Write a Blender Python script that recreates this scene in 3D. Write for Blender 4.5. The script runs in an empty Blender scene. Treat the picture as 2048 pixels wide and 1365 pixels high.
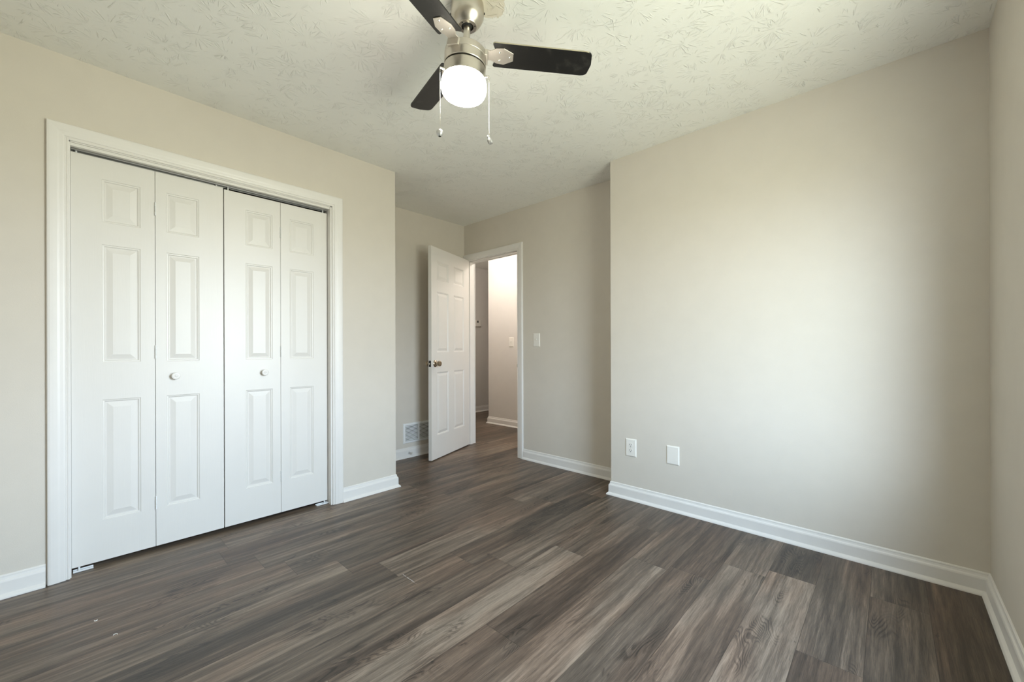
import bpy, bmesh, math, random
from mathutils import Vector, Matrix
random.seed(7)
PI = math.pi
C = bpy.context.scene.collection
scene = bpy.context.scene

# ------------------------------------------------------------------ camera
YAW = 0.74991; ROLL = 0.00287; CAMZ = 1.067; FPX = 812.0
cam_d = bpy.data.cameras.new('camera')
cam_d.sensor_width = 36.0; cam_d.lens = FPX / 2048 * 36.0
cam_d.shift_y = (698.2 - 682.5) / 2048
cam_d.clip_start = 0.02
cam = bpy.data.objects.new('camera', cam_d); C.objects.link(cam)
cam.matrix_world = Matrix.Translation((0, 0, CAMZ)) @ Matrix.Rotation(YAW, 4, 'Z') @ Matrix.Rotation(PI/2, 4, 'X') @ Matrix.Rotation(-ROLL, 4, 'Z')
scene.camera = cam

# ------------------------------------------------------------------ world (daylight outside)
W = bpy.data.worlds.new('world'); scene.world = W; W.use_nodes = True
wn = W.node_tree.nodes; wl = W.node_tree.links; wn.clear()
wo = wn.new('ShaderNodeOutputWorld'); bg = wn.new('ShaderNodeBackground')
tc = wn.new('ShaderNodeTexCoord'); sx = wn.new('ShaderNodeSeparateXYZ'); mr = wn.new('ShaderNodeMapRange'); cr = wn.new('ShaderNodeValToRGB')
wl.new(tc.outputs['Generated'], sx.inputs[0]); wl.new(sx.outputs['Z'], mr.inputs[0])
mr.inputs[1].default_value = -1; mr.inputs[2].default_value = 1
wl.new(mr.outputs[0], cr.inputs[0])
e = cr.color_ramp.elements
e[0].position = 0.0; e[0].color = (0.38, 0.39, 0.305, 1)      # sunlit lawn
e[1].position = 1.0; e[1].color = (0.50, 0.70, 1.0, 1)       # zenith
k = e.new(0.47); k.color = (0.42, 0.435, 0.355, 1)
k = e.new(0.53); k.color = (0.78, 0.88, 0.98, 1)
k = e.new(0.70); k.color = (0.60, 0.80, 1.0, 1)
# bright haze around the sun behind thin cloud, low over the garden
SUN_GLOW = Vector((0.32, -0.95, 0.34)).normalized()
dt = wn.new('ShaderNodeVectorMath'); dt.operation = 'DOT_PRODUCT'; wl.new(tc.outputs['Generated'], dt.inputs[0]); dt.inputs[1].default_value = SUN_GLOW
mx_ = wn.new('ShaderNodeMath'); mx_.operation = 'MAXIMUM'; wl.new(dt.outputs['Value'], mx_.inputs[0]); mx_.inputs[1].default_value = 0
pw = wn.new('ShaderNodeMath'); pw.operation = 'POWER'; wl.new(mx_.outputs[0], pw.inputs[0]); pw.inputs[1].default_value = 30
gm = wn.new('ShaderNodeVectorMath'); gm.operation = 'SCALE'; gm.inputs[0].default_value = (0.74, 0.90, 1.0); 
gs = wn.new('ShaderNodeMath'); gs.operation = 'MULTIPLY'; wl.new(pw.outputs[0], gs.inputs[0]); gs.inputs[1].default_value = 0.52
wl.new(gs.outputs[0], gm.inputs['Scale'])
ga = wn.new('ShaderNodeVectorMath'); ga.operation = 'ADD'; # directional gain added to shape the daylight: brighter towards +y, dimmer elsewhere
az = wn.new('ShaderNodeMapRange'); az.interpolation_type = 'SMOOTHSTEP'; wl.new(sx.outputs['Y'], az.inputs[0])
az.inputs[1].default_value = -0.15; az.inputs[2].default_value = 0.45; az.inputs[3].default_value = 0.78; az.inputs[4].default_value = 1.22
sk = wn.new('ShaderNodeVectorMath'); sk.operation = 'SCALE'; wl.new(cr.outputs[0], sk.inputs[0]); wl.new(az.outputs[0], sk.inputs['Scale'])
wl.new(sk.outputs[0], ga.inputs[0]); wl.new(gm.outputs[0], ga.inputs[1])
wl.new(ga.outputs[0], bg.inputs[0]); wl.new(bg.outputs[0], wo.inputs[0])
bg.inputs[1].default_value = 30.0

# ------------------------------------------------------------------ lights
XRIGHT = 0.313
WIN = (0.84, 1.90, 0.62, 2.03)      # window opening y0,y1,z0,z1 in the right wall
def light(name, typ, loc, power, col, size=0.1, rot=(0,0,0)):
    d = bpy.data.lights.new(name, typ); d.energy = power; d.color = col
    if typ == 'POINT': d.shadow_soft_size = size
    o = bpy.data.objects.new(name, d); o.location = loc; o.rotation_euler = rot; C.objects.link(o)
    return o
po = light('window_portal', 'AREA', (XRIGHT+.165, (WIN[0]+WIN[1])/2, (WIN[2]+WIN[3])/2), 1, (1,1,1), rot=(0, PI/2, 0))
po.data.shape = 'RECTANGLE'; po.data.size = WIN[3]-WIN[2]; po.data.size_y = WIN[1]-WIN[0]
po.data.cycles.is_portal = True
light('hall_lamp_light', 'POINT', (-3.90, 3.28, 2.34), 27, (1.0, 0.93, 0.87), 0.07)
light('hall_lamp_light', 'POINT', (-2.60, 3.55, 2.30), 22, (1.0, 0.90, 0.82), 0.07)
FAN_L = 36.0                       # radiance of the fan's lit glass

scene.view_settings.view_transform = 'Standard'
scene.view_settings.look = 'None'
scene.view_settings.gamma = 1.0
scene.view_settings.use_curve_mapping = False
scene.view_settings.exposure = 0.04
scene.cycles.max_bounces = 14
scene.cycles.diffuse_bounces = 10
scene.cycles.use_denoising = True
scene.cycles.sample_clamp_indirect = 6.0

# ------------------------------------------------------------------ material helpers
def srgb(r, g, b):
    f = lambda c: (c/255/12.92) if c/255 <= 0.04045 else ((c/255+0.055)/1.055)**2.4
    return (f(r), f(g), f(b), 1)
class NT:
    def __init__(s, name):
        s.m = bpy.data.materials.new(name); s.m.use_nodes = True
        s.n = s.m.node_tree.nodes; s.l = s.m.node_tree.links
        s.p = s.n['Principled BSDF']
    def node(s, typ, **kw):
        n = s.n.new(typ)
        for k, v in kw.items(): setattr(n, k, v)
        return n
    def link(s, a, b): s.l.new(a, b)
    def setin(s, sock, v):
        if hasattr(v, 'is_output') or isinstance(v, bpy.types.NodeSocket): s.link(v, sock)
        else: sock.default_value = v
    def math(s, op, a, b=0.0, c=0.0, clamp=False):
        n = s.node('ShaderNodeMath', operation=op, use_clamp=clamp)
        s.setin(n.inputs[0], a); s.setin(n.inputs[1], b); s.setin(n.inputs[2], c)
        return n.outputs[0]
    def mix(s, f, a, b, blend='MIX'):
        n = s.node('ShaderNodeMix', data_type='RGBA', blend_type=blend)
        s.setin(n.inputs[0], f); s.setin(n.inputs[6], a); s.setin(n.inputs[7], b)
        return n.outputs[2]
    def noise(s, vec, scale, detail=3, rough=0.55, dist=0.0):
        n = s.node('ShaderNodeTexNoise'); s.link(vec, n.inputs['Vector'])
        n.inputs['Scale'].default_value = scale; n.inputs['Detail'].default_value = detail
        n.inputs['Roughness'].default_value = rough; n.inputs['Distortion'].default_value = dist
        return n.outputs[0]
    def ramp(s, f, stops):
        n = s.node('ShaderNodeValToRGB'); s.link(f, n.inputs[0]); e = n.color_ramp.elements
        e[0].position, e[0].color = stops[0]; e[1].position, e[1].color = stops[-1]
        for p, c in stops[1:-1]:
            x = e.new(p); x.color = c
        return n.outputs[0]
    def smooth(s, v, a, b, lo=0.0, hi=1.0):
        n = s.node('ShaderNodeMapRange', interpolation_type='SMOOTHSTEP'); s.setin(n.inputs[0], v)
        n.inputs[1].default_value = a; n.inputs[2].default_value = b; n.inputs[3].default_value = lo; n.inputs[4].default_value = hi
        return n.outputs[0]
    def bump(s, h, strength, dist):
        n = s.node('ShaderNodeBump'); s.link(h, n.inputs['Height'])
        n.inputs['Strength'].default_value = strength; n.inputs['Distance'].default_value = dist
        s.link(n.outputs[0], s.p.inputs['Normal'])
    def base(s, col, rough=0.5, metal=0.0, spec=None):
        s.setin(s.p.inputs['Base Color'], col); s.setin(s.p.inputs['Roughness'], rough)
        s.p.inputs['Metallic'].default_value = metal
        if spec is not None: s.p.inputs['Specular IOR Level'].default_value = spec
    def obj(s): return s.node('ShaderNodeTexCoord').outputs['Object']
    def scaled(s, vec, sc):
        n = s.node('ShaderNodeMapping'); s.link(vec, n.inputs[0]); n.inputs['Scale'].default_value = sc
        return n.outputs[0]
def plain(name, col, rough=0.5, metal=0.0, spec=None, bump=None):
    t = NT(name); v = t.obj()
    n = t.noise(v, 9.0, 2)
    c = t.mix(n, tuple(x*0.97 for x in col[:3])+(1,), tuple(min(1, x*1.03) for x in col[:3])+(1,))
    t.base(c, rough, metal, spec)
    if bump: t.bump(t.noise(v, bump[0], 3), bump[1], bump[2])
    return t.m

M = {}
M['wall'] = plain('greige_wall_paint', (0.635, 0.592, 0.525, 1), 0.72, 0, 0.35, (260, 0.12, 0.002))
M['trim'] = plain('white_semi_gloss_trim', (0.75, 0.73, 0.70, 1), 0.38, 0, 0.5, (35, 0.03, 0.002))
M['plastic'] = plain('white_plastic', (0.80, 0.775, 0.72, 1), 0.35)
M['dark'] = plain('black_rubber', (0.012, 0.012, 0.012, 1), 0.6)
M['slot'] = plain('dark_slot', (0.03, 0.03, 0.028, 1), 0.6)
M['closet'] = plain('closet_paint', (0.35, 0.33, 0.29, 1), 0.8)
M['screw'] = plain('bright_screw', (0.85, 0.84, 0.80, 1), 0.25, 1.0)
M['steel'] = plain('zinc_steel', (0.62, 0.62, 0.62, 1), 0.35, 0.9)
M['white_metal'] = plain('white_enamel_metal', (0.78, 0.79, 0.79, 1), 0.3)
M['screen'] = plain('grey_display', (0.09, 0.09, 0.085, 1), 0.2)
M['hall'] = plain('hall_wall_paint', (0.66, 0.63, 0.59, 1), 0.72, 0, 0.35)

# doors: moulded skin with faint vertical wood grain
t = NT('moulded_door_paint'); v = t.obj()
g = t.noise(t.scaled(v, (420, 420, 9)), 1.0, 3, 0.6, 0.6)
t.base(t.mix(t.noise(v, 5, 2), (0.71, 0.69, 0.655, 1), (0.74, 0.72, 0.685, 1)), 0.36)
t.bump(g, 0.16, 0.0012); M['door'] = t.m

# brushed nickel
t = NT('brushed_nickel'); v = t.obj()
g = t.noise(t.scaled(v, (14, 14, 900)), 1.0, 3, 0.7)
t.base(t.mix(g, (0.52, 0.48, 0.42, 1), (0.66, 0.62, 0.56, 1)), 0.33, 1.0)
t.bump(g, 0.10, 0.0004)
t.p.inputs['Anisotropic'].default_value = 0.4
M['nickel'] = t.m
t = NT('brushed_nickel_plate'); v = t.obj()
g = t.noise(t.scaled(v, (500, 20, 20)), 1.0, 3, 0.7)
t.base(t.mix(g, (0.56, 0.52, 0.46, 1), (0.70, 0.66, 0.60, 1)), 0.38, 0.85)
M['nickel_plate'] = t.m
t = NT('aged_brass_knob'); v = t.obj()
t.base(t.mix(t.noise(v, 60, 3), (0.34, 0.26, 0.18, 1), (0.52, 0.46, 0.36, 1)), 0.24, 1.0)
M['brass'] = t.m
# fan blades: near-black laminate, dusty, chipped pale rim
t = NT('dark_fan_blade'); v = t.obj()
n1 = t.smooth(t.noise(v, 22, 4, 0.65), 0.52, 0.85)
c = t.mix(n1, (0.007, 0.0068, 0.0064, 1), (0.045, 0.042, 0.038, 1))
t.base(c, 0.42, 0, 0.5); M['blade'] = t.m
M['blade_rim'] = plain('chipped_particle_board', (0.42, 0.38, 0.28, 1), 0.8)
# lit opal glass
t = NT('lit_opal_glass'); t.base((0.9, 0.9, 0.88, 1), 0.25)
t.p.inputs['Emission Color'].default_value = (1.0, 0.93, 0.80, 1)
t.p.inputs['Emission Strength'].default_value = FAN_L
M['opal'] = t.m
# window glass: thin pane
t = NT('clear_window_glass')
tr = t.node('ShaderNodeBsdfTransparent'); gl = t.node('ShaderNodeBsdfGlossy'); gl.inputs['Roughness'].default_value = 0.02
mx = t.node('ShaderNodeMixShader'); fr = t.node('ShaderNodeLayerWeight'); fr.inputs[0].default_value = 0.5
t.link(t.math('MULTIPLY_ADD', t.math('POWER', fr.outputs['Facing'], 5.0), 0.5, 0.03), mx.inputs[0]); t.link(tr.outputs[0], mx.inputs[1]); t.link(gl.outputs[0], mx.inputs[2])
t.link(mx.outputs[0], t.n['Material Output'].inputs[0]); M['glass'] = t.m

# stomp-brush ceiling
t = NT('stomp_brush_ceiling'); v = t.obj()
def burst(scale, seedoff, r0, r1, freq):
    mp = t.node('ShaderNodeMapping'); t.link(v, mp.inputs[0]); mp.inputs['Scale'].default_value = (scale, scale, 0); mp.inputs['Location'].default_value = (seedoff, seedoff*0.7, 0)
    # warp a little
    vo = t.node('ShaderNodeTexVoronoi', voronoi_dimensions='2D', feature='F1'); t.link(mp.outputs[0], vo.inputs['Vector']); vo.inputs['Scale'].default_value = 1; vo.inputs['Randomness'].default_value = 0.85
    sub = t.node('ShaderNodeVectorMath', operation='SUBTRACT'); t.link(mp.outputs[0], sub.inputs[0]); t.link(vo.outputs['Position'], sub.inputs[1])
    sp = t.node('ShaderNodeSeparateXYZ'); t.link(sub.outputs[0], sp.inputs[0])
    ln = t.node('ShaderNodeVectorMath', operation='LENGTH'); t.link(sub.outputs[0], ln.inputs[0]); r = ln.outputs['Value']
    nrm = t.node('ShaderNodeVectorMath', operation='NORMALIZE'); t.link(sub.outputs[0], nrm.inputs[0])
    sc = t.node('ShaderNodeVectorMath', operation='SCALE'); t.link(nrm.outputs[0], sc.inputs[0]); sc.inputs['Scale'].default_value = freq
    # vector on the unit circle * freq, plus cell position and a slow radius term -> radial ridges
    ad = t.node('ShaderNodeVectorMath', operation='ADD'); t.link(sc.outputs[0], ad.inputs[0])
    s2 = t.node('ShaderNodeVectorMath', operation='SCALE'); t.link(vo.outputs['Position'], s2.inputs[0]); s2.inputs['Scale'].default_value = 7.3
    t.link(s2.outputs[0], ad.inputs[1])
    cb = t.node('ShaderNodeCombineXYZ'); t.link(t.math('MULTIPLY', r, 2.2), cb.inputs[2])
    ad2 = t.node('ShaderNodeVectorMath', operation='ADD'); t.link(ad.outputs[0], ad2.inputs[0]); t.link(cb.outputs[0], ad2.inputs[1])
    n = t.noise(ad2.outputs[0], 1.0, 1.5, 0.5)
    ridge = t.smooth(n, 0.57, 0.69)
    brk = t.smooth(t.noise(v, 13, 2), 0.40, 0.56)
    mask = t.math('MULTIPLY', t.smooth(r, r0*0.5, r0), t.smooth(r, r1*0.75, r1, 1.0, 0.0))
    return t.math('MULTIPLY', t.math('MULTIPLY', ridge, mask), brk)
h1 = burst(6.6, 0.0, 0.16, 0.66, 8.5)
h2 = burst(5.8, 3.37, 0.18, 0.62, 8.0)
h = t.math('MAXIMUM', h1, h2)
h = t.math('ADD', h, t.math('MULTIPLY', t.noise(v, 160, 3), 0.10))
def spot(t, v, c, r, wob, sc):
    """1 inside an irregular patch round c (own shape, a mark on the surface)"""
    d = t.node('ShaderNodeVectorMath', operation='DISTANCE'); t.link(v, d.inputs[0]); d.inputs[1].default_value = c
    return t.smooth(t.math('MULTIPLY_ADD', t.noise(v, sc, 3), wob, d.outputs['Value']), r, r+0.006, 1.0, 0.0)
stain = spot(t, v, (-1.163, 1.128, 2.44), 0.088, 0.06, 24)
t.base(t.mix(t.math('MULTIPLY', stain, 0.55), (0.84, 0.84, 0.80, 1), (0.62, 0.52, 0.36, 1)), 0.75, 0, 0.3)
t.bump(h, 0.65, 0.0044); M['ceiling'] = t.m

# vinyl plank floor
t = NT('vinyl_plank_floor')
uvn = t.node('ShaderNodeUVMap', uv_map='plank_uv'); spu = t.node('ShaderNodeSeparateXYZ'); t.link(uvn.outputs[0], spu.inputs[0])
u, vv = spu.outputs[0], spu.outputs[1]
at = t.node('ShaderNodeAttribute', attribute_name='tone'); tone = at.outputs['Fac']
as_ = t.node('ShaderNodeAttribute', attribute_name='seed'); seed = as_.outputs['Fac']
def pv(su, sv, off=0.0):
    cb = t.node('ShaderNodeCombineXYZ')
    t.link(t.math('MULTIPLY', u, su), cb.inputs[0]); t.link(t.math('MULTIPLY', vv, sv), cb.inputs[1])
    t.link(t.math('MULTIPLY_ADD', seed, 53.0, off), cb.inputs[2]); return cb.outputs[0]
n_low = t.noise(pv(15, 0.9), 1.0, 4, 0.6, 0.6)          # broad dark streaks along the plank
n_mid = t.noise(pv(60, 2.6, 5), 1.0, 5, 0.65, 0.5)
n_fine = t.noise(pv(430, 13, 9), 1.0, 4, 0.75, 0.4)
n_pore = t.smooth(t.noise(pv(650, 13, 17), 1.0, 2, 0.6), 0.55, 0.70)
n_ring = t.noise(pv(8.5, 1.9, 13), 1.0, 2.0, 0.45, 0.25)
ring = t.math('SINE', t.math('MULTIPLY_ADD', n_ring, 230.0, t.math('MULTIPLY', n_mid, 2.0)))
ring = t.smooth(ring, -0.2, 0.9)
rmask = t.smooth(t.noise(pv(7.0, 1.9, 21), 1.0, 2), 0.57, 0.66)
ring = t.math('MULTIPLY', ring, rmask)
kn = t.smooth(t.noise(pv(22, 9, 31), 1.0, 3, 0.6, 0.6), 0.70, 0.80)
val = t.math('MULTIPLY_ADD', t.smooth(n_low, 0.32, 0.68), 0.34, t.math('MULTIPLY', tone, 0.52))
val = t.math('MULTIPLY_ADD', t.math('SUBTRACT', n_mid, 0.5), 0.95, val)
val = t.math('MULTIPLY_ADD', t.math('SUBTRACT', n_fine, 0.5), 0.85, val)
val = t.math('MULTIPLY_ADD', n_pore, -0.14, val)
val = t.math('MULTIPLY_ADD', rmask, -0.05, val)
val = t.math('MULTIPLY_ADD', ring, -0.26, val)
val = t.math('MULTIPLY_ADD', kn, -0.45, t.math('ADD', val, 0.10), clamp=True)
col = t.ramp(val, [(0.0, (0.018, 0.014, 0.011, 1)), (0.30, (0.054, 0.040, 0.0295, 1)), (0.60, (0.122, 0.091, 0.066, 1)), (1.0, (0.29, 0.228, 0.168, 1))])
hue = t.noise(pv(5, 1.1, 41), 1.0, 2)
col = t.mix(t.smooth(hue, 0.40, 0.65), col, t.mix(1.0, col, (1.06, 0.95, 0.90, 1), 'MULTIPLY'))
wv = t.obj(); ws = t.node('ShaderNodeSeparateXYZ'); t.link(wv, ws.inputs[0])
scr = t.math('MULTIPLY', t.smooth(t.math('ABSOLUTE', t.math('SUBTRACT', ws.outputs[1], 1.052)), 0.0008, 0.003, 1.0, 0.0), t.math('MULTIPLY', t.smooth(ws.outputs[0], -1.70, -1.68), t.smooth(ws.outputs[0], -1.60, -1.57, 1.0, 0.0)))
scr = t.math('MULTIPLY', scr, t.smooth(t.noise(wv, 60, 2), 0.40, 0.55))
col = t.mix(t.math('MULTIPLY', scr, 0.7), col, (0.48, 0.46, 0.43, 1))
eu = t.math('MINIMUM', u, t.math('SUBTRACT', 0.1805, u))
l2 = t.node('ShaderNodeAttribute', attribute_name='plen').outputs['Fac']
ev = t.math('MINIMUM', vv, t.math('SUBTRACT', l2, vv))
ed = t.math('MINIMUM', eu, ev)
gr = t.smooth(ed, 0.0003, 0.0016)
col = t.mix(gr, t.mix(1.0, col, (0.45, 0.42, 0.40, 1), 'MULTIPLY'), col)
rough = t.math('MULTIPLY_ADD', n_fine, 0.16, 0.34)
t.base(col, rough, 0, 0.5)
hh = t.math('MULTIPLY_ADD', gr, 1.0, t.math('MULTIPLY', n_fine, 0.55))
t.bump(hh, 0.35, 0.0012); M['floor'] = t.m

# ------------------------------------------------------------------ geometry helpers
def link(name, bm, mat, parent=None, smooth=False, loc=None, mats=None):
    me = bpy.data.meshes.new(name)
    bmesh.ops.recalc_face_normals(bm, faces=bm.faces)
    bm.to_mesh(me); bm.free()
    if mats:
        for m in mats: me.materials.append(m)
    else: me.materials.append(mat)
    if smooth:
        for p in me.polygons: p.use_smooth = True
        me.set_sharp_from_angle(angle=math.radians(32))
    o = bpy.data.objects.new(name, me); C.objects.link(o)
    if parent: o.parent = parent
    if loc is not None: o.location = loc
    return o
def tag(o, label=None, cat=None, group=None, kind=None):
    if label: o['label'] = label
    if cat: o['category'] = cat
    if group: o['group'] = group
    if kind: o['kind'] = kind
    return o
def struct(o, label, cat): return tag(o, label, cat, None, 'structure')
def empty(name, loc, rz=0.0):
    o = bpy.data.objects.new(name, None); o.empty_display_size = 0.05
    o.location = loc; o.rotation_euler = (0, 0, rz); C.objects.link(o); return o
def box(bm, x0, x1, y0, y1, z0, z1, bev=0.0, mi=0, Mx=None):
    r = bmesh.ops.create_cube(bm, size=1)
    vs = r['verts']
    for v in vs:
        v.co = Vector(((x0+x1)/2 + v.co.x*(x1-x0), (y0+y1)/2 + v.co.y*(y1-y0), (z0+z1)/2 + v.co.z*(z1-z0)))
    fs = set(f for v in vs for f in v.link_faces)
    if bev > 0:
        es = list(set(e for v in vs for e in v.link_edges))
        rr = bmesh.ops.bevel(bm, geom=es, offset=bev, segments=2, affect='EDGES', profile=0.6)
        fs = set(rr['faces']) | set(f for f in fs if f.is_valid)
        vs = list(set(v for f in fs for v in f.verts))
    for f in fs: f.material_index = mi
    if Mx is not None: bmesh.ops.transform(bm, matrix=Mx, verts=vs)
    return vs
def lathe(bm, prof, seg=48, Mx=None, mi=0, cap=True):
    """prof: list of (r, z); axis z"""
    rings = []
    for r, z in prof:
        if r < 1e-6: rings.append([bm.verts.new((0, 0, z))])
        else: rings.append([bm.verts.new((r*math.cos(2*PI*i/seg), r*math.sin(2*PI*i/seg), z)) for i in range(seg)])
    fs = []
    for a, b in zip(rings, rings[1:]):
        for i in range(seg):
            j = (i+1) % seg
            if len(a) == 1 and len(b) == 1: continue
            if len(a) == 1: fs.append(bm.faces.new((a[0], b[j], b[i])))
            elif len(b) == 1: fs.append(bm.faces.new((a[i], a[j], b[0])))
            else: fs.append(bm.faces.new((a[i], a[j], b[j], b[i])))
    if cap:
        for rg in (rings[0], rings[-1]):
            if len(rg) > 2: fs.append(bm.faces.new(rg))
    for f in fs: f.material_index = mi
    vs = [v for rg in rings for v in rg]
    if Mx is not None: bmesh.ops.transform(bm, matrix=Mx, verts=vs)
    return vs
def prism(bm, pts, z0, z1, Mx=None, mi=0, bev=0.0):
    a = [bm.verts.new((x, y, z0)) for x, y in pts]; b = [bm.verts.new((x, y, z1)) for x, y in pts]
    n = len(pts); fs = [bm.faces.new(a[::-1]), bm.faces.new(b)]
    for i in range(n): fs.append(bm.faces.new((a[i], a[(i+1) % n], b[(i+1) % n], b[i])))
    for f in fs: f.material_index = mi
    vs = a+b
    if bev > 0:
        es = list(set(fs[0].edges) | set(fs[1].edges))
        rr = bmesh.ops.bevel(bm, geom=es, offset=bev, segments=1, affect='EDGES')
        vs = list(set(vs_ for vs_ in vs if vs_.is_valid) | set(v for f in rr['faces'] for v in f.verts))
    if Mx is not None: bmesh.ops.transform(bm, matrix=Mx, verts=vs)
    return vs, fs
def sweep(bm, prof, path, closed=False):
    """prof (out, z) swept along a plan path; 'out' is to the LEFT of travel, mitred."""
    n = len(path); rings = []
    for i, p in enumerate(path):
        p = Vector(p)
        d0 = (p - Vector(path[i-1])).normalized() if i > 0 else None
        d1 = (Vector(path[i+1]) - p).normalized() if i < n-1 else None
        if d0 is None: d0 = d1
        if d1 is None: d1 = d0
        n0 = Vector((-d0.y, d0.x)); n1 = Vector((-d1.y, d1.x))
        m = (n0+n1); m = m / m.length; k = 1/max(0.2, m.dot(n0))
        rings.append([bm.verts.new((p.x+m.x*k*o, p.y+m.y*k*o, z)) for o, z in prof])
    for a, b in zip(rings, rings[1:]):
        for i in range(len(prof)):
            j = (i+1) % len(prof)
            bm.faces.new((a[i], a[j], b[j], b[i]))
    bm.faces.new(rings[0]); bm.faces.new(rings[-1][::-1])
def axisM(loc, d):
    """matrix whose z axis points along d"""
    return Matrix.Translation(loc) @ Vector(d).to_track_quat('Z', 'Y').to_matrix().to_4x4()

# ------------------------------------------------------------------ the room shell
XL, YB, XR, YR = -2.807, 2.671, 0.313, -0.57     # left, back, right, rear wall faces
YC, XC, XA, YA = 1.688, -1.498, -3.485, 2.96     # closet-wall corner y, back-wall corner x, alcove left x, alcove back y
XHB, YHB, XHA = -4.24, 4.054, -5.12              # hall back wall end x, face y; hall far-left wall face
H = 2.44
CO = (-0.025, 1.203, 2.052)                      # closet opening y0,y1,top
DO = (-3.465, -2.665, 2.065)                     # room door rough opening x0,x1,top
# floor
bm = bmesh.new(); uvl = bm.loops.layers.uv.new('plank_uv')
PW = 0.1805; X0 = -0.066
tl = bm.faces.layers.float.new('tone'); sl = bm.faces.layers.float.new('seed'); pl = bm.faces.layers.float.new('plen')
joint = {1: 2.265, 2: 2.186, 3: 1.98, 4: 1.935, 5: 2.30, 6: 1.77, 7: 1.457, 8: 1.335, 9: 1.028, 10: .895, 11: .712, 12: .625, 13: .51, 0: 2.95, -1: 1.1, -2: .6}
tones = {0: (.48, .4), -1: (.34, .4), 1: (.86, .30), 2: (.58, .66), 3: (.50, .36), 4: (.80, .55), 5: (.30, .5), 6: (.84, .5), 7: (.30, .5), 8: (.48, .22),
         9: (.24, .58), 10: (.70, .30), 11: (.62, .52), 12: (.52, .58), 13: (.50, .46)}
ri = random.Random(11)
for k in range(-3, 30):
    xa = X0 - PW*(k+1); xb = xa + PW
    j0 = joint.get(k, ri.uniform(0, 1.22))
    tn = tones.get(k, (ri.uniform(.25, .75), ri.uniform(.25, .75)))
    for q in range(-3, 6):
        y0 = j0 + 1.22*q; y1 = y0 + 1.22
        tone = tn[0] if q == -1 else tn[1] if q == 0 else ri.uniform(.25, .75)
        y0c, y1c = max(y0, -0.7), min(y1, 6.2); xac, xbc = max(xa, -5.25), min(xb, 0.45)
        if y0c >= y1c or xac >= xbc: continue
        vs = [bm.verts.new((x, y, 0)) for x, y in ((xac, y0c), (xbc, y0c), (xbc, y1c), (xac, y1c))]
        f = bm.faces.new(vs)
        for lp in f.loops: lp[uvl].uv = (lp.vert.co.x - xa, lp.vert.co.y - y0)
        f[tl] = tone; f[sl] = ri.random(); f[pl] = 1.22
me = bpy.data.meshes.new('floor')
bm.normal_update(); bm.to_mesh(me); bm.free(); me.materials.append(M['floor'])
fo = bpy.data.objects.new('floor', me); C.objects.link(fo)
struct(fo, 'dark grey brown wood-look plank floor running through room and hall', 'floor')
# ceiling
bm = bmesh.new(); box(bm, -5.25, 0.45, -0.7, 6.2, H, H+0.1)
struct(link('ceiling', bm, M['ceiling']), 'white ceiling with stomped brush texture', 'ceiling')

def wall(name, boxes, label, mat='wall'):
    bm = bmesh.new()
    for b in boxes: box(bm, *b)
    return struct(link(name, bm, M[mat]), label, 'wall')
wall('wall_left', [(XL-0.1, XL, YR-.1, CO[0]-.02, 0, H), (XL-0.1, XL, CO[1]+.02, YC, 0, H), (XL-0.1, XL, CO[0]-.02, CO[1]+.02, CO[2]+.02, H),
                   (XA-.115, XL-.1, YC-.1, YC, 0, H)], 'greige left wall around the white closet doors')
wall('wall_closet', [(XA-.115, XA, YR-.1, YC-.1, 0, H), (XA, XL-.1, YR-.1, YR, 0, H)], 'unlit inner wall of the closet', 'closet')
wall('wall_alcove_left', [(XA-.115, XA, YC, YA+.115, 0, H)], 'greige alcove wall behind the open door')
wall('wall_alcove_back', [(XA, DO[0], YA, YA+.115, 0, H), (DO[1], XC, YA, YA+.115, 0, H), (DO[0], DO[1], YA, YA+.115, DO[2], H)],
     'greige alcove wall holding the bedroom doorway')
wall('wall_back', [(XC, XR+.15, YB, YA+.115, 0, H)], 'large greige wall with outlet and blank plate')
wall('wall_rear', [(XL, XR+.15, YR-.1, YR, 0, H)], 'greige wall behind the camera')
wall('wall_right', [(XR, XR+.15, YR, WIN[0], 0, H), (XR, XR+.15, WIN[1], YB, 0, H), (XR, XR+.15, WIN[0], WIN[1], 0, WIN[2]), (XR, XR+.15, WIN[0], WIN[1], WIN[3], H)],
     'greige wall at the right edge of the picture')
wall('wall_hall_back', [(XHB, -1.3, YHB, YHB+.1, 0, H), (XHB, XHB+.1, YHB+.1, 6.1, 0, H)], 'hall wall with light switch seen through the doorway', 'hall')
wall('wall_hall_left', [(XHA-.1, XHA, 2.9, 6.1, 0, H)], 'far hall wall with the thermostat', 'hall')
wall('wall_hall_front', [(XHA-.1, XA-.115, YA, YA+.115, 0, H)], 'hall wall left of the doorway', 'hall')
wall('wall_hall_right', [(-1.4, -1.3, YA+.115, YHB, 0, H)], 'end wall of the hall', 'hall')
wall('wall_hall_end', [(XHA-.1, XHB+.1, 6.1, 6.2, 0, H)], 'distant end of the hall', 'hall')

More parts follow.
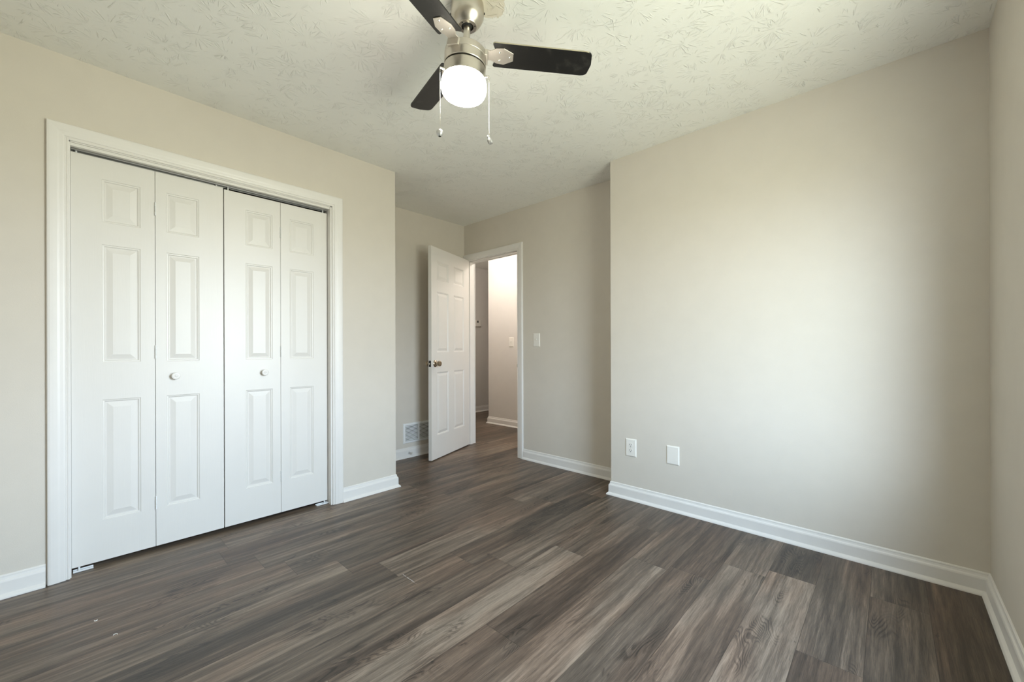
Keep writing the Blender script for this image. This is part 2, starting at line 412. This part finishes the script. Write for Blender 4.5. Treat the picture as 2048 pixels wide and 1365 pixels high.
# baseboards
BP = [(0, 0), (.028, 0), (.0275, .005), (.024, .011), (.018, .016), (.0145, .019), (.0145, .068), (.0125, .074), (.008, .079), (.006, .086), (.006, .092), (.003, .096), (0, .097)]
def baseboard(name, path, label):
    bm = bmesh.new(); sweep(bm, BP, path)
    return struct(link(name, bm, M['trim']), label, 'baseboard')
baseboard('baseboard_left', [(XL, -0.096), (XL, YR)], 'white baseboard left of the closet casing')
baseboard('baseboard_corner', [(XA, YC), (XL, YC), (XL, 1.264)], 'white baseboard wrapping the corner right of the closet')
baseboard('baseboard_alcove_left', [(XA, YA), (XA, YC+.03)], 'white baseboard under the wall vent')
baseboard('baseboard_back', [(XR, YB), (XC, YB), (XC, YA), (-2.607, YA)], 'white baseboard of the back wall turning into the alcove')
baseboard('baseboard_right', [(XR, YR), (XR, YB)], 'white baseboard of the right wall')
baseboard('baseboard_rear', [(XL, YR), (XR, YR)], 'white baseboard behind the camera')
baseboard('baseboard_hall_back', [(-1.4, YHB), (XHB, YHB), (XHB, 6.1)], 'white hall baseboard below the light switch')
baseboard('baseboard_hall_left', [(XHA, 6.1), (XHA, YA+.115)], 'white baseboard of the far hall wall')

# casings: profile across width w (0 = inner edge), thickness
CP = [(0, 0), (0, .009), (.003, .011), (.007, .011), (.009, .0095), (.012, .0095), (.0145, .013), (.020, .0145), (.030, .0155), (.038, .017), (.050, .018), (.060, .0185), (.067, .0175), (.070, .014), (.070, 0)]
def casing(bm, a0, a1, top, plane, wl=1.0, wr=1.0):
    """U shaped casing round an opening a0..a1, up to top. plane(a, out, z) -> xyz"""
    rings = []
    for idx in range(4):
        ring = []
        for w, o in CP:
            ww = w*(wl if idx < 2 else wr)
            if idx == 0: ring.append((a0-ww, o, 0))
            elif idx == 1: ring.append((a0-ww, o, top+w))
            elif idx == 2: ring.append((a1+ww, o, top+w))
            else: ring.append((a1+ww, o, 0))
        rings.append([bm.verts.new(plane(*c)) for c in ring])
    for a, b in zip(rings, rings[1:]):
        for i in range(len(CP)):
            j = (i+1) % len(CP); bm.faces.new((a[i], a[j], b[j], b[i]))
    bm.faces.new(rings[0]); bm.faces.new(rings[-1][::-1])
# closet trim
bm = bmesh.new(); casing(bm, -0.021, 1.199, 2.048, lambda a, o, z: (XL+o, a, z))
tr1 = struct(link('trim_1', bm, M['trim']), 'white moulded casing around the closet doors', 'door casing')
bm = bmesh.new()
box(bm, XL-.1, XL+.001, CO[0]-.02, CO[0]+.008, 0, CO[2]); box(bm, XL-.1, XL+.001, CO[1]-.0145, CO[1]+.02, 0, CO[2]); box(bm, XL-.1, XL+.001, CO[0]-.02, CO[1]+.02, CO[2]-.008, CO[2]+.02)
box(bm, XL-.028, XL-.006, CO[0]+.008, CO[1]-.0145, 2.030, 2.044, .001)
link('jamb', bm, M['trim'], tr1)
bm = bmesh.new()
for a, b in ((XL-.084, XL-.081), (XL-.052, XL-.049)): box(bm, a, b, CO[0]+.01, CO[1]-.016, 2.027, 2.044)
box(bm, XL-.084, XL-.049, CO[0]+.01, CO[1]-.016, 2.042, 2.0445)
link('sliding_track', bm, M['steel'], tr1)
# room door trim
def cas_alc(a, o, z): return (a, YA-o, z)
bm = bmesh.new(); casing(bm, -3.440, -2.678, 2.036, cas_alc, wl=.60)
tr2 = struct(link('trim_2', bm, M['trim']), 'white moulded casing of the doorway to the hall', 'door casing')
bm = bmesh.new()
casing(bm, -3.440, -2.678, 2.036, lambda a, o, z: (a, YA+.115+o, z)); link('hall_side_casing', bm, M['trim'], tr2)
bm = bmesh.new()
box(bm, DO[0], -3.445, YA-.001, YA+.116, 0, DO[2]); box(bm, -2.685, DO[1], YA-.001, YA+.116, 0, DO[2]); box(bm, DO[0], DO[1], YA-.001, YA+.116, 2.045, DO[2])
box(bm, -3.445, -3.434, YA+.04, YA+.075, 0, 2.045, .002); box(bm, -2.696, -2.685, YA+.04, YA+.075, 0, 2.045, .002); box(bm, -3.445, -2.685, YA+.04, YA+.075, 2.034, 2.045, .002)
link('jamb', bm, M['trim'], tr2)
bm = bmesh.new(); box(bm, -2.6875, -2.6845, YA+.004, YA+.034, .865, .935, .0006); box(bm, -2.688, -2.686, YA-.003, YA+.006, .885, .915, .0006)
tag(link('strike_plate', bm, M['brass'], tr2), 'small brass strike plate')

# ------------------------------------------------------------------ moulded doors
RP = [(0, 0), (.0025, -.003), (.0075, -.0035), (.0115, -.008), (.016, -.008), (.039, -.0018)]
def skin(bm, W_, z0, z1, cols, rows, y, sgn):
    xs = sorted({0, W_} | {c for p in cols for c in p}); zs = sorted({z0, z1} | {c for p in rows for c in p})
    V = {}
    def vert(x, d, z):
        k_ = (round(x, 5), round(d, 5), round(z, 5))
        if k_ not in V: V[k_] = bm.verts.new((x, y + sgn*d, z))
        return V[k_]
    for x0, x1 in zip(xs, xs[1:]):
        for a, b in zip(zs, zs[1:]):
            if (x0, x1) in cols and (a, b) in rows:
                rings = [[vert(x0+i, d, a+i), vert(x1-i, d, a+i), vert(x1-i, d, b-i), vert(x0+i, d, b-i)] for i, d in RP]
                for r0, r1 in zip(rings, rings[1:]):
                    for i in range(4): bm.faces.new((r0[i], r0[(i+1) % 4], r1[(i+1) % 4], r1[i]))
                bm.faces.new(rings[-1])
            else: bm.faces.new((vert(x0, 0, a), vert(x1, 0, a), vert(x1, 0, b), vert(x0, 0, b)))
def door_leaf(W_, z0, z1, cols, rows, T=.035, both=True):
    """leaf along +x (0..W_), front skin at y=0 facing -y, thickness towards +y"""
    bm = bmesh.new(); cols = [tuple(c) for c in cols]; rows = [tuple(r) for r in rows]
    skin(bm, W_, z0, z1, cols, rows, 0.0, -1)
    if both: skin(bm, W_, z0, z1, cols, rows, T, 1)
    else: skin(bm, W_, z0, z1, [], [], T, 1)
    # edge band (slightly rounded)
    for (x0, x1, a, b) in ((0, 0, z0, z1), (W_, W_, z0, z1)):
        q = [bm.verts.new((x0, 0, a)), bm.verts.new((x0, T, a)), bm.verts.new((x0, T, b)), bm.verts.new((x0, 0, b))]; bm.faces.new(q)
    for z in (z0, z1):
        q = [bm.verts.new((0, 0, z)), bm.verts.new((W_, 0, z)), bm.verts.new((W_, T, z)), bm.verts.new((0, T, z))]; bm.faces.new(q)
    bmesh.ops.remove_doubles(bm, verts=bm.verts, dist=1e-5)
    return bm
# NB skin depth is negative = into the slab for sgn=-1 front (y - (-d))
SC = 2.855/2.837
def cy(y): return y*SC
def cz(z): return CAMZ + (z-CAMZ)*SC
XD = -2.855
ROWS = [(cz(.230), cz(.822)), (cz(1.006), cz(1.588)), (cz(1.697), cz(1.909))]
leaves = [(-0.0162, .2845, 2.016, (.087, .228)), (.2865, .5845, 2.016, (.330, .472)), (.5895, .8865, 2.008, (.696, .841)), (.8885, 1.178, 2.008, (.941, 1.088))]
def knob_mesh():
    bm = bmesh.new()
    lathe(bm, [(0, .0), (.011, 0), (.0105, .004), (.0075, .009), (.0075, .013), (.012, .017), (.0175, .020), (.019, .024), (.0175, .028), (.012, .0295), (.007, .0285), (.0035, .030), (0, .0305)], 32)
    return bm
def hinge_mesh():
    bm = bmesh.new()
    for i in range(3): lathe(bm, [(.0035, i*.024), (.0045, i*.024+.001), (.0045, i*.024+.0215), (.0035, i*.024+.0225)], 12)
    box(bm, -.001, .0, -.012, .012, 0, .07)
    return bm
def closet_door(name, idx, label):
    a = leaves[idx[0]][0]*SC
    root = empty(name, (XD, a, 0), PI/2)          # local +x -> world +y, local -y -> world +x
    struct(root, label, 'closet door')
    for n, i in enumerate(idx):
        y0, y1, top, pan = leaves[i]
        y0 *= SC; y1 *= SC
        bm = door_leaf(y1-y0, .0245, top, [(pan[0]*SC-y0, pan[1]*SC-y0)], ROWS, .034, False)
        lf = link('door_leaf', bm, M['door'], root, loc=(y0-a, 0, 0))
        if i in (1, 2):
            ky = .366*SC if i == 1 else .793*SC
            kb = knob_mesh(); bmesh.ops.transform(kb, matrix=axisM((ky-y0, 0.0, .925), (0, -1, 0)), verts=kb.verts)
            tag(link('knob', kb, M['trim'], lf, True), 'round white painted knob')
        # top guide pin
        pb = bmesh.new(); px = {0: .018, 1: .27, 2: .022, 3: .27}[i]
        lathe(pb, [(.004, top-.002), (.004, 2.038)], 12, Matrix.Translation((px, .017, 0)))
        link('guide_pin', pb, M['white_metal'], lf)
    yj = leaves[idx[0]][1]*SC - a + .001
    for z in (.22, 1.02, 1.78):
        hb = hinge_mesh(); bmesh.ops.transform(hb, matrix=Matrix.Translation((yj, .0005, z)), verts=hb.verts)
        link('hinge', hb, M['white_metal'], root)
    # floor pivot bracket at the jamb side
    bb = bmesh.new(); yb = (-.012 if idx[0] == 0 else 1.105)*SC - a
    L = .068 if idx[0] == 0 else .082
    box(bb, yb, yb+L, -.006, .022, 0.0, .003, .0008); box(bb, yb, yb+L, -.006, -.003, 0, .009, .0008); box(bb, yb, yb+L, .019, .022, 0, .009, .0008)
    lathe(bb, [(.004, .002), (.004, .0255)], 12, Matrix.Translation((yb+(.02 if idx[0] == 0 else .055), .010, 0)))
    link('floor_pivot', bb, M['white_metal'], root)
    return root
closet_door('door_1', (0, 1), 'left pair of white folding closet doors, closed')
closet_door('door_2', (2, 3), 'right pair of white folding closet doors, closed')

# room door, standing open into the room.  local x: hinge -> free edge, front skin (y=0, facing -y) = hall-side skin
Hh = Vector((-3.413, 2.967, 0)); De = Vector((-3.164, 2.283, 0)); dd = (De-Hh)
WD = dd.length; ang = math.atan2(dd.y, dd.x)
d3 = empty('door_3', (Hh.x, Hh.y, 0), ang)
struct(d3, 'white six panel door standing open in front of the alcove wall', 'door')
# facing: visible skin normal is (+.94,+.34) = left of travel -> mirror: thickness must go to the right (local -y)
bm = door_leaf(WD, .012, 2.045, [(.113, .323), (.425, .636)], [(.236, .844), (1.036, 1.622), (1.735, 1.919)], .035, True)
bmesh.ops.transform(bm, matrix=Matrix.Translation((0, -.035, 0)), verts=bm.verts)
slab = link('door_leaf', bm, M['door'], d3)
def ball_knob(sign):
    kb = bmesh.new()
    lathe(kb, [(0, 0), (.033, 0), (.033, .003), (.029, .008), (.020, .0125), (.0125, .016), (.0115, .026), (.014, .030), (.022, .034), (.0265, .041), (.0275, .050), (.0255, .058), (.019, .063), (.014, .0635), (.013, .061), (.006, .061), (.005, .063), (0, .063)], 40)
    bmesh.ops.transform(kb, matrix=axisM((WD-.060, 0.0 if sign > 0 else -.035, .928), (0, sign, 0)), verts=kb.verts)
    return kb
link('door_knob', ball_knob(1), M['brass'], slab, True)
link('door_knob', ball_knob(-1), M['brass'], slab, True)
bm = bmesh.new(); box(bm, WD-.0005, WD+.0015, -.030, -.005, .899, .957, .0006)
lp = tag(link('latch_plate', bm, M['slot'], slab), 'dark latch plate on the door edge')
bm = bmesh.new(); lathe(bm, [(0, 0), (.0075, 0), (.0075, .008), (.004, .0105), (0, .011)], 20, axisM((WD+.001, -.0175, .928), (1, 0, 0)))
tag(link('latch_bolt', bm, M['screw'], lp, True), 'bright latch bolt')
for z in (.22, 1.03, 1.82):
    bm = bmesh.new(); lathe(bm, [(.005, 0), (.006, .001), (.006, .087), (.005, .088)], 16, Matrix.Translation((-.004, -.041, z)))
    box(bm, -.0035, .0, -.038, -.004, z, z+.088)
    link('hinge', bm, M['steel'], d3)

# ------------------------------------------------------------------ window in the right wall (beside the camera)
y0, y1, z0, z1 = WIN
win = empty('window_1', (XR+.07, (y0+y1)/2, z0)); struct(win, 'sash window in the right wall, outside the picture', 'window')
def wl_(name, boxes, mat):
    bm = bmesh.new()
    for b in boxes: box(bm, b[0]-win.location.x, b[1]-win.location.x, b[2]-win.location.y, b[3]-win.location.y, b[4]-win.location.z, b[5]-win.location.z, .001)
    return link(name, bm, M[mat], win)
xf = XR+.085
fr_ = wl_('window_frame', [(xf, xf+.06, y0, y0+.03, z0, z1), (xf, xf+.06, y1-.03, y1, z0, z1), (xf, xf+.06, y0+.03, y1-.03, z0, z0+.03), (xf, xf+.06, y0+.03, y1-.03, z1-.03, z1),
                  (xf+.01, xf+.05, y0+.03, y1-.03, (z0+z1)/2-.02, (z0+z1)/2+.02)], 'trim')
bm = bmesh.new(); box(bm, .035, .038, y0+.03-win.location.y, y1-.03-win.location.y, .03, z1-z0-.03); link('window_glass', bm, M['glass'], win)
wl_('window_sill', [(XR-.012, xf, y0-.03, y1+.03, z0-.02, z0)], 'trim')

# ------------------------------------------------------------------ wall plates
def plate(name, loc, rz, kind, label, cat, w=.081, h=.127):
    r = empty(name, loc, rz); tag(r, label, cat)       # local -y points into the room
    bm = bmesh.new()
    a, b = w/2, h/2; i = .007
    o = [(-a, -b), (a, -b), (a, b), (-a, b)]; n = [(-a+i, -b+i), (a-i, -b+i), (a-i, b-i), (-a+i, b-i)]
    v0 = [bm.verts.new((x, 0, z)) for x, z in o]; v1 = [bm.verts.new((x, -.002, z)) for x, z in o]; v2 = [bm.verts.new((x, -.0062, z)) for x, z in n]
    for A, B in ((v0, v1), (v1, v2)):
        for q in range(4): bm.faces.new((A[q], A[(q+1) % 4], B[(q+1) % 4], B[q]))
    bm.faces.new(v0[::-1]); bm.faces.new(v2)
    pl_ = link('cover_plate', bm, M['plastic'], r)
    if kind == 'switch':
        bm = bmesh.new(); box(bm, -.0055, .0055, -.0068, -.006, -.0125, .0125); link('toggle_slot', bm, M['plastic'], r)
        bm = bmesh.new(); box(bm, -.0042, .0042, -.017, -.004, -.004, .005, .001, 0, Matrix.Rotation(-.45, 4, 'X')); link('toggle', bm, M['plastic'], r)
        for z in (-.030, .030):
            bm = bmesh.new(); lathe(bm, [(0, 0), (.0032, 0), (.0030, .0009), (0, .0011)], 14, axisM((0, -.006, z), (0, -1, 0))); link('screw', bm, M['plastic'], r)
    if kind == 'outlet':
        for z in (-.0195, .0195):
            bm = bmesh.new()
            pts = [(.0172*math.cos(q*PI/18), max(-.0145, min(.0145, .0172*math.sin(q*PI/18)))) for q in range(36)]
            prism(bm, pts, 0, .0022, axisM((0, -.0058, z), (0, -1, 0)) @ Matrix.Rotation(0, 4, 'Z'))
            rc = link('receptacle', bm, M['plastic'], r)
            bm = bmesh.new()
            for x, hh_ in ((-.0064, .0045), (.0064, .0036)): box(bm, x-.0016, x+.0016, -.0083, -.0079, z+.003-hh_, z+.003+hh_)
            lathe(bm, [(0, 0), (.0031, 0), (.0031, .0004), (0, .0004)], 14, axisM((0, -.0079, z-.0078), (0, -1, 0)))
            link('socket_slots', bm, M['slot'], rc)
        bm = bmesh.new(); lathe(bm, [(0, 0), (.0032, 0), (.0030, .0009), (0, .0011)], 14, axisM((0, -.006, 0), (0, -1, 0))); link('screw', bm, M['steel'], r)
    if kind == 'blank':
        bm = bmesh.new(); box(bm, -.017, .017, -.0067, -.006, .038, .040, .0002); link('moulded_line', bm, M['plastic'], r)
    return r
plate('light_switch', (-2.439, YA, 1.150), 0, 'switch', 'white toggle light switch right of the open doorway', 'light switch')
plate('light_switch', (-3.786, YHB, 1.158), 0, 'switch', 'white toggle light switch on the hall wall, seen through the doorway', 'light switch', .085, .132)
plate('power_outlet', (-1.341, YB, .3665), 0, 'outlet', 'white double power outlet low on the back wall near its left corner', 'outlet', .082, .126)
plate('blank_cover_plate', (-1.046, YB, .364), 0, 'blank', 'blank white cover plate right of the power outlet', 'cover plate', .085, .123)

# thermostat
th = empty('thermostat', (XHA, 4.632, 1.503), PI/2); tag(th, 'white thermostat with small grey screen on the far hall wall', 'thermostat')
bm = bmesh.new(); box(bm, -.062, .062, -.024, 0, -.056, .056, .004); link('housing', bm, M['plastic'], th)
bm = bmesh.new(); box(bm, -.024, .012, -.0255, -.0238, .006, .042, .0005); link('display', bm, M['screen'], th)

# wall vent
vt = empty('wall_vent', (XA, 2.353, .2375), PI/2); tag(vt, 'white louvred air vent low on the alcove wall, partly behind the open door', 'vent')
bm = bmesh.new(); A, B = .178, .0975
o = [(-A, -B), (A, -B), (A, B), (-A, B)]
def frame_ring(pts_y): return [[bm.verts.new((x*sx_, y_, z*sz_)) for x, z in o] for sx_, sz_, y_ in pts_y]
rg = frame_ring([(1, 1, 0), (1, 1, -.003), (1-.004/A, 1-.004/B, -.0075), (1-.021/A, 1-.021/B, -.009), (1-.023/A, 1-.023/B, -.003)])
for a_, b_ in zip(rg, rg[1:]):
    for q in range(4): bm.faces.new((a_[q], a_[(q+1) % 4], b_[(q+1) % 4], b_[q]))
box(bm, -.007, .007, -.0085, -.003, -B+.02, B-.02, .0008)
link('vent_frame', bm, M['white_metal'], vt)
bm = bmesh.new(); box(bm, -A+.022, A-.022, -.0015, -.0005, -B+.022, B-.022); link('duct_shadow_panel', bm, M['slot'], vt)
nsl = 11
for sgn in (-1, 1):
    bm = bmesh.new()
    for i in range(nsl):
        z = -B+.030 + i*(2*B-.060)/(nsl-1)
        x0_, x1_ = (-A+.022, -.006) if sgn < 0 else (.006, A-.022)
        box(bm, x0_, x1_, -.0011*4.2, .0011*4.2, -.0006, .0006, 0, 0, Matrix.Translation((0, -.0045, z)) @ Matrix.Rotation(math.radians(48), 4, 'X'))
    link('louvre_bank', bm, M['white_metal'], vt)
for x in (-A+.011, A-.011):
    bm = bmesh.new(); lathe(bm, [(0, 0), (.004, 0), (.0035, .0014), (0, .0018)], 16, axisM((x, -.008, 0), (0, -1, 0)))
    link('screw', bm, M['white_metal'], vt)

# door stop on the baseboard
ds = empty('door_stop', (XA+.0145, 2.232, .048)); tag(ds, 'small metal door stop sticking out of the alcove baseboard', 'door stop')
dM = axisM((0, 0, 0), (1, .30, -.06))
bm = bmesh.new(); lathe(bm, [(0, 0), (.010, 0), (.010, .003), (.0055, .006), (.0045, .010), (.0045, .042), (0, .042)], 20, dM); link('rod', bm, M['steel'], ds, True)
bm = bmesh.new(); lathe(bm, [(0, .041), (.008, .041), (.009, .046), (.008, .052), (0, .054)], 20, dM); tag(link('rubber_tip', bm, M['plastic'], ds, True), 'white rubber tip')

# ------------------------------------------------------------------ ceiling fan
FX, FY = -1.2312, 1.0671
fan = empty('ceiling_fan', (FX, FY, H)); tag(fan, 'brushed nickel three-blade ceiling fan with dark blades and lit round glass', 'ceiling fan')
PV = 2.38 - H
cf = Vector((-math.sin(YAW), math.cos(YAW), 0)); crr = Vector((math.cos(YAW), math.sin(YAW), 0))
TL = Matrix.Translation((0, 0, PV)) @ Matrix.Rotation(.0116, 4, crr) @ Matrix.Rotation(.058, 4, cf) @ Matrix.Translation((0, 0, -PV))
def fpart(name, prof, mat, smooth=True, seg=64, tilt=True, parent=fan, mx=None):
    bm = bmesh.new(); lathe(bm, [(r, z-H) for r, z in prof], seg, mx)
    if tilt: bmesh.ops.transform(bm, matrix=TL, verts=bm.verts)
    return link(name, bm, mat, parent, smooth)
can = fpart('canopy', [(.064, 2.44), (.0655, 2.425), (.066, 2.405), (.064, 2.392), (.058, 2.378), (.048, 2.363), (.039, 2.3555), (.037, 2.3535), (.0365, 2.352), (.024, 2.352), (.0225, 2.356), (.022, 2.365), (0, 2.366)], M['nickel'], tilt=False)
for a in (35, 155, 275):
    bm = bmesh.new(); lathe(bm, [(0, 0), (.0028, 0), (.0028, .0006), (0, .0006)], 12, axisM((.030*math.cos(math.radians(a)), .030*math.sin(math.radians(a)), 2.3519-H), (0, 0, -1))); link('screw', bm, M['dark'], can)
for s_ in (1, -1):
    bm = bmesh.new(); dv = crr*s_; lathe(bm, [(0, 0), (.004, 0), (.004, .003), (.002, .004), (0, .004)], 12, axisM(dv*.065 + Vector((0, 0, 2.405-H)), dv)); link('screw', bm, M['dark'], can)
fpart('hanger_ball', [(0, 2.352), (.012, 2.350), (.0195, 2.355), (.0215, 2.362), (.018, 2.375), (0, 2.38)], M['dark'])
fpart('downrod', [(0, 2.39), (.0132, 2.39), (.0132, 2.255), (0, 2.255)], M['nickel'])
fpart('motor_housing', [(0, 2.259), (.040, 2.259), (.074, 2.256), (.0815, 2.252), (.083, 2.247), (.083, 2.2285), (.0822, 2.2275), (.0822, 2.2265), (.083, 2.2255), (.083, 2.196), (.0815, 2.194), (0, 2.194)], M['nickel'])
fpart('housing_gap', [(0, 2.1945), (.074, 2.1945), (.074, 2.187), (0, 2.187)], M['slot'])
fpart('switch_housing', [(0, 2.188), (.0815, 2.188), (.083, 2.186), (.083, 2.146), (.084, 2.1445), (.084, 2.1425), (0, 2.1425)], M['nickel'])
fpart('glass_shade', [(.083, 2.143), (.0865, 2.139), (.0895, 2.128), (.0905, 2.115), (.0895, 2.100), (.086, 2.089), (.079, 2.079), (.066, 2.072), (.045, 2.0685), (.02, 2.067), (0, 2.0668)], M['opal'], seg=72)
ZB = 2.2522 - H
for i, a in enumerate((46.63, 166.63, 286.63)):
    BM = TL @ Matrix.Rotation(math.radians(a), 4, 'Z') @ Matrix.Translation((0, 0, ZB)) @ Matrix.Rotation(math.radians(-10.4), 4, 'X')
    r0, r1, w = .108, .5045, .0555
    rc = .016
    pts = [(r0+.006, -w+.0), (r1-.030, -w)] + [(r1-.012-.018+.030*math.sin(q)*.9, -w+.030*(1-math.cos(q))*.62) for q in (.5, .9, 1.3)] + [(r1, -w*.35), (r1+.003, 0), (r1, w*.35)] + \
          [(r1-.030+.027*math.sin(q), w-.030*(1-math.cos(q))*.62) for q in (1.3, .9, .5)] + [(r1-.030, w), (r0+.006, w), (r0, w-.006), (r0+.010, w*.4), (r0+.010, -w*.4), (r0, -w+.006)]
    bm = bmesh.new(); vs, fs = prism(bm, pts, 0, .0055)
    for f in fs[2:]: f.material_index = 1 if (i == 0 and abs(f.calc_center_median().y + w) < .004) else 0
    bmesh.ops.transform(bm, matrix=BM, verts=bm.verts)
    bl = link('blade', bm, None, fan, mats=[M['blade'], M['blade_rim']])
    # iron: plate under the blade plus a bent neck to the housing
    bp = [(.080, -.024), (.100, -.021), (.122, -.034), (.152, -.037), (.190, -.017), (.190, .017), (.152, .037), (.122, .034), (.100, .021), (.080, .024)]
    bm = bmesh.new(); prism(bm, bp, -.0035, -.0005, bev=.0005)
    box(bm, .076, .088, -.026, .026, -.026, -.0005, .0015)
    bmesh.ops.transform(bm, matrix=BM, verts=bm.verts)
    ir = link('blade_iron', bm, M['nickel_plate'], bl)
    for (sx_, sy_) in ((.136, -.018), (.136, .018), (.178, 0)):
        bm = bmesh.new(); lathe(bm, [(0, 0), (.0046, 0), (.0040, .0016), (.002, .0026), (0, .0028)], 18, BM @ axisM((sx_, sy_, -.0035), (0, 0, -1)))
        link('screw', bm, M['screw'], ir, True)
# pull chains
def chain(x, y, ztop, zbot, fob, label):
    c0 = Vector((FX-.0098, FY-.0091, 0))
    bm = bmesh.new()
    dv = Vector((x, y, 0)) - c0; L = dv.length; dn = dv.normalized()
    st = c0 + dn*.080
    # short horizontal spout
    lathe(bm, [(0, 0), (.0058, 0), (.0058, .006), (.0040, .008), (.0038, L-.0815), (.0044, L-.081), (.0030, L-.0795), (0, L-.0795)], 16, axisM((st.x-FX, st.y-FY, ztop-H), dn))
    n = int((ztop-zbot)/.0042)
    prof = [(0, 0)]
    for i in range(n):
        z = i*.0042
        prof += [(.0006, z+.0002), (.0012, z+.0012), (.0012, z+.0026), (.0006, z+.0038)]
    prof += [(0, n*.0042)]
    lathe(bm, [(r, zbot-H+z) for r, z in prof], 6, Matrix.Translation((x-FX, y-FY, 0)))
    ch = link('pull_chain', bm, M['screw'], fan, True)
    bm = bmesh.new()
    if fob == 'ball':
        pr = [(0, .0145), (.003, .0145)] + [(.0135*math.sin(q), .0135*math.cos(q)) for q in (.4, .7, 1.0, 1.3, 1.6, 1.9, 2.2, 2.5)] + [(.006, -.0135), (0, -.0135)]
        lathe(bm, pr, 24, Matrix.Translation((x-FX-.001, y-FY-.001, zbot-H-.014)))
        f_ = tag(link('pull_ball', bm, M['steel'], ch, True), 'round pale pull ball with dark hole')
        bm = bmesh.new(); lathe(bm, [(0, 0), (.0055, 0), (.0050, .0008), (0, .0008)], 16, Matrix.Translation((x-FX-.001, y-FY-.001, zbot-H-.0285)))
        link('pull_hole', bm, M['dark'], f_)
    else:
        lathe(bm, [(.0055*math.sin(q), .0055*math.cos(q)) for q in (0, .5, 1, 1.5, 2, 2.5, 3.1416)], 16, Matrix.Translation((x-FX-.003, y-FY-.003, zbot-H-.003)))
        lathe(bm, [(0, 0), (.005, .001), (.0085, .010), (.0095, .020), (.008, .026), (0, .027)], 20, axisM((x-FX-.001, y-FY-.001, zbot-H-.006), (crr.x*.35, crr.y*.35, -1)))
        f_ = tag(link('pull_fob', bm, M['steel'], ch, True), 'small metal pull fob with dark slots')
        bm = bmesh.new()
        Mf = axisM((x-FX-.001, y-FY-.001, zbot-H-.006), (crr.x*.35, crr.y*.35, -1))
        box(bm, -.0035, -.001, -.0096, -.0085, .010, .022, 0, 0, Mf); box(bm, .0015, .004, -.0096, -.0085, .010, .022, 0, 0, Mf)
        link('fob_slots', bm, M['dark'], f_)
    return ch
tag(chain(-1.273, .962, 2.158, 1.919, 'ball', ''), 'pull chain with round ball end')
tag(chain(-1.174, 1.130, 2.158, 1.921, 'fob', ''), 'pull chain with small fob end')
# water-stained patch of bare ceiling beside the canopy is part of the ceiling paint

# two tiny curls of white paint on the floor near the closet
def paint_curl(x, y, a, r, label):
    bm = bmesh.new(); n = 10; pts = []
    for i in range(n+1):
        q = a + 3.6*i/n; pts.append((r*math.cos(q), r*math.sin(q)))
    lo = [bm.verts.new((p[0], p[1], 0)) for p in pts]; hi = [bm.verts.new((p[0]*.9, p[1]*.9, .0025)) for p in pts]
    li = [bm.verts.new((p[0]*.86, p[1]*.86, 0)) for p in pts]; hi2 = [bm.verts.new((p[0]*.78, p[1]*.78, .0025)) for p in pts]
    for i in range(n):
        for A_, B_ in ((lo, hi), (hi, hi2), (hi2, li), (li, lo)): bm.faces.new((A_[i], A_[i+1], B_[i+1], B_[i]))
    for i in (0, n): bm.faces.new((lo[i], hi[i], hi2[i], li[i]))
    o = link('paint_chip', bm, M['plastic'], None, loc=(x, y, 0.0))
    return tag(o, label, 'paint chip', 'paint chips on the floor')
paint_curl(-2.124, .098, 1.0, .0065, 'tiny curled white paint chip on the floor, the one farther from the closet doors')
paint_curl(-2.294, .051, 4.0, .0055, 'tiny curled white paint chip on the floor, the one nearer the closet doors')
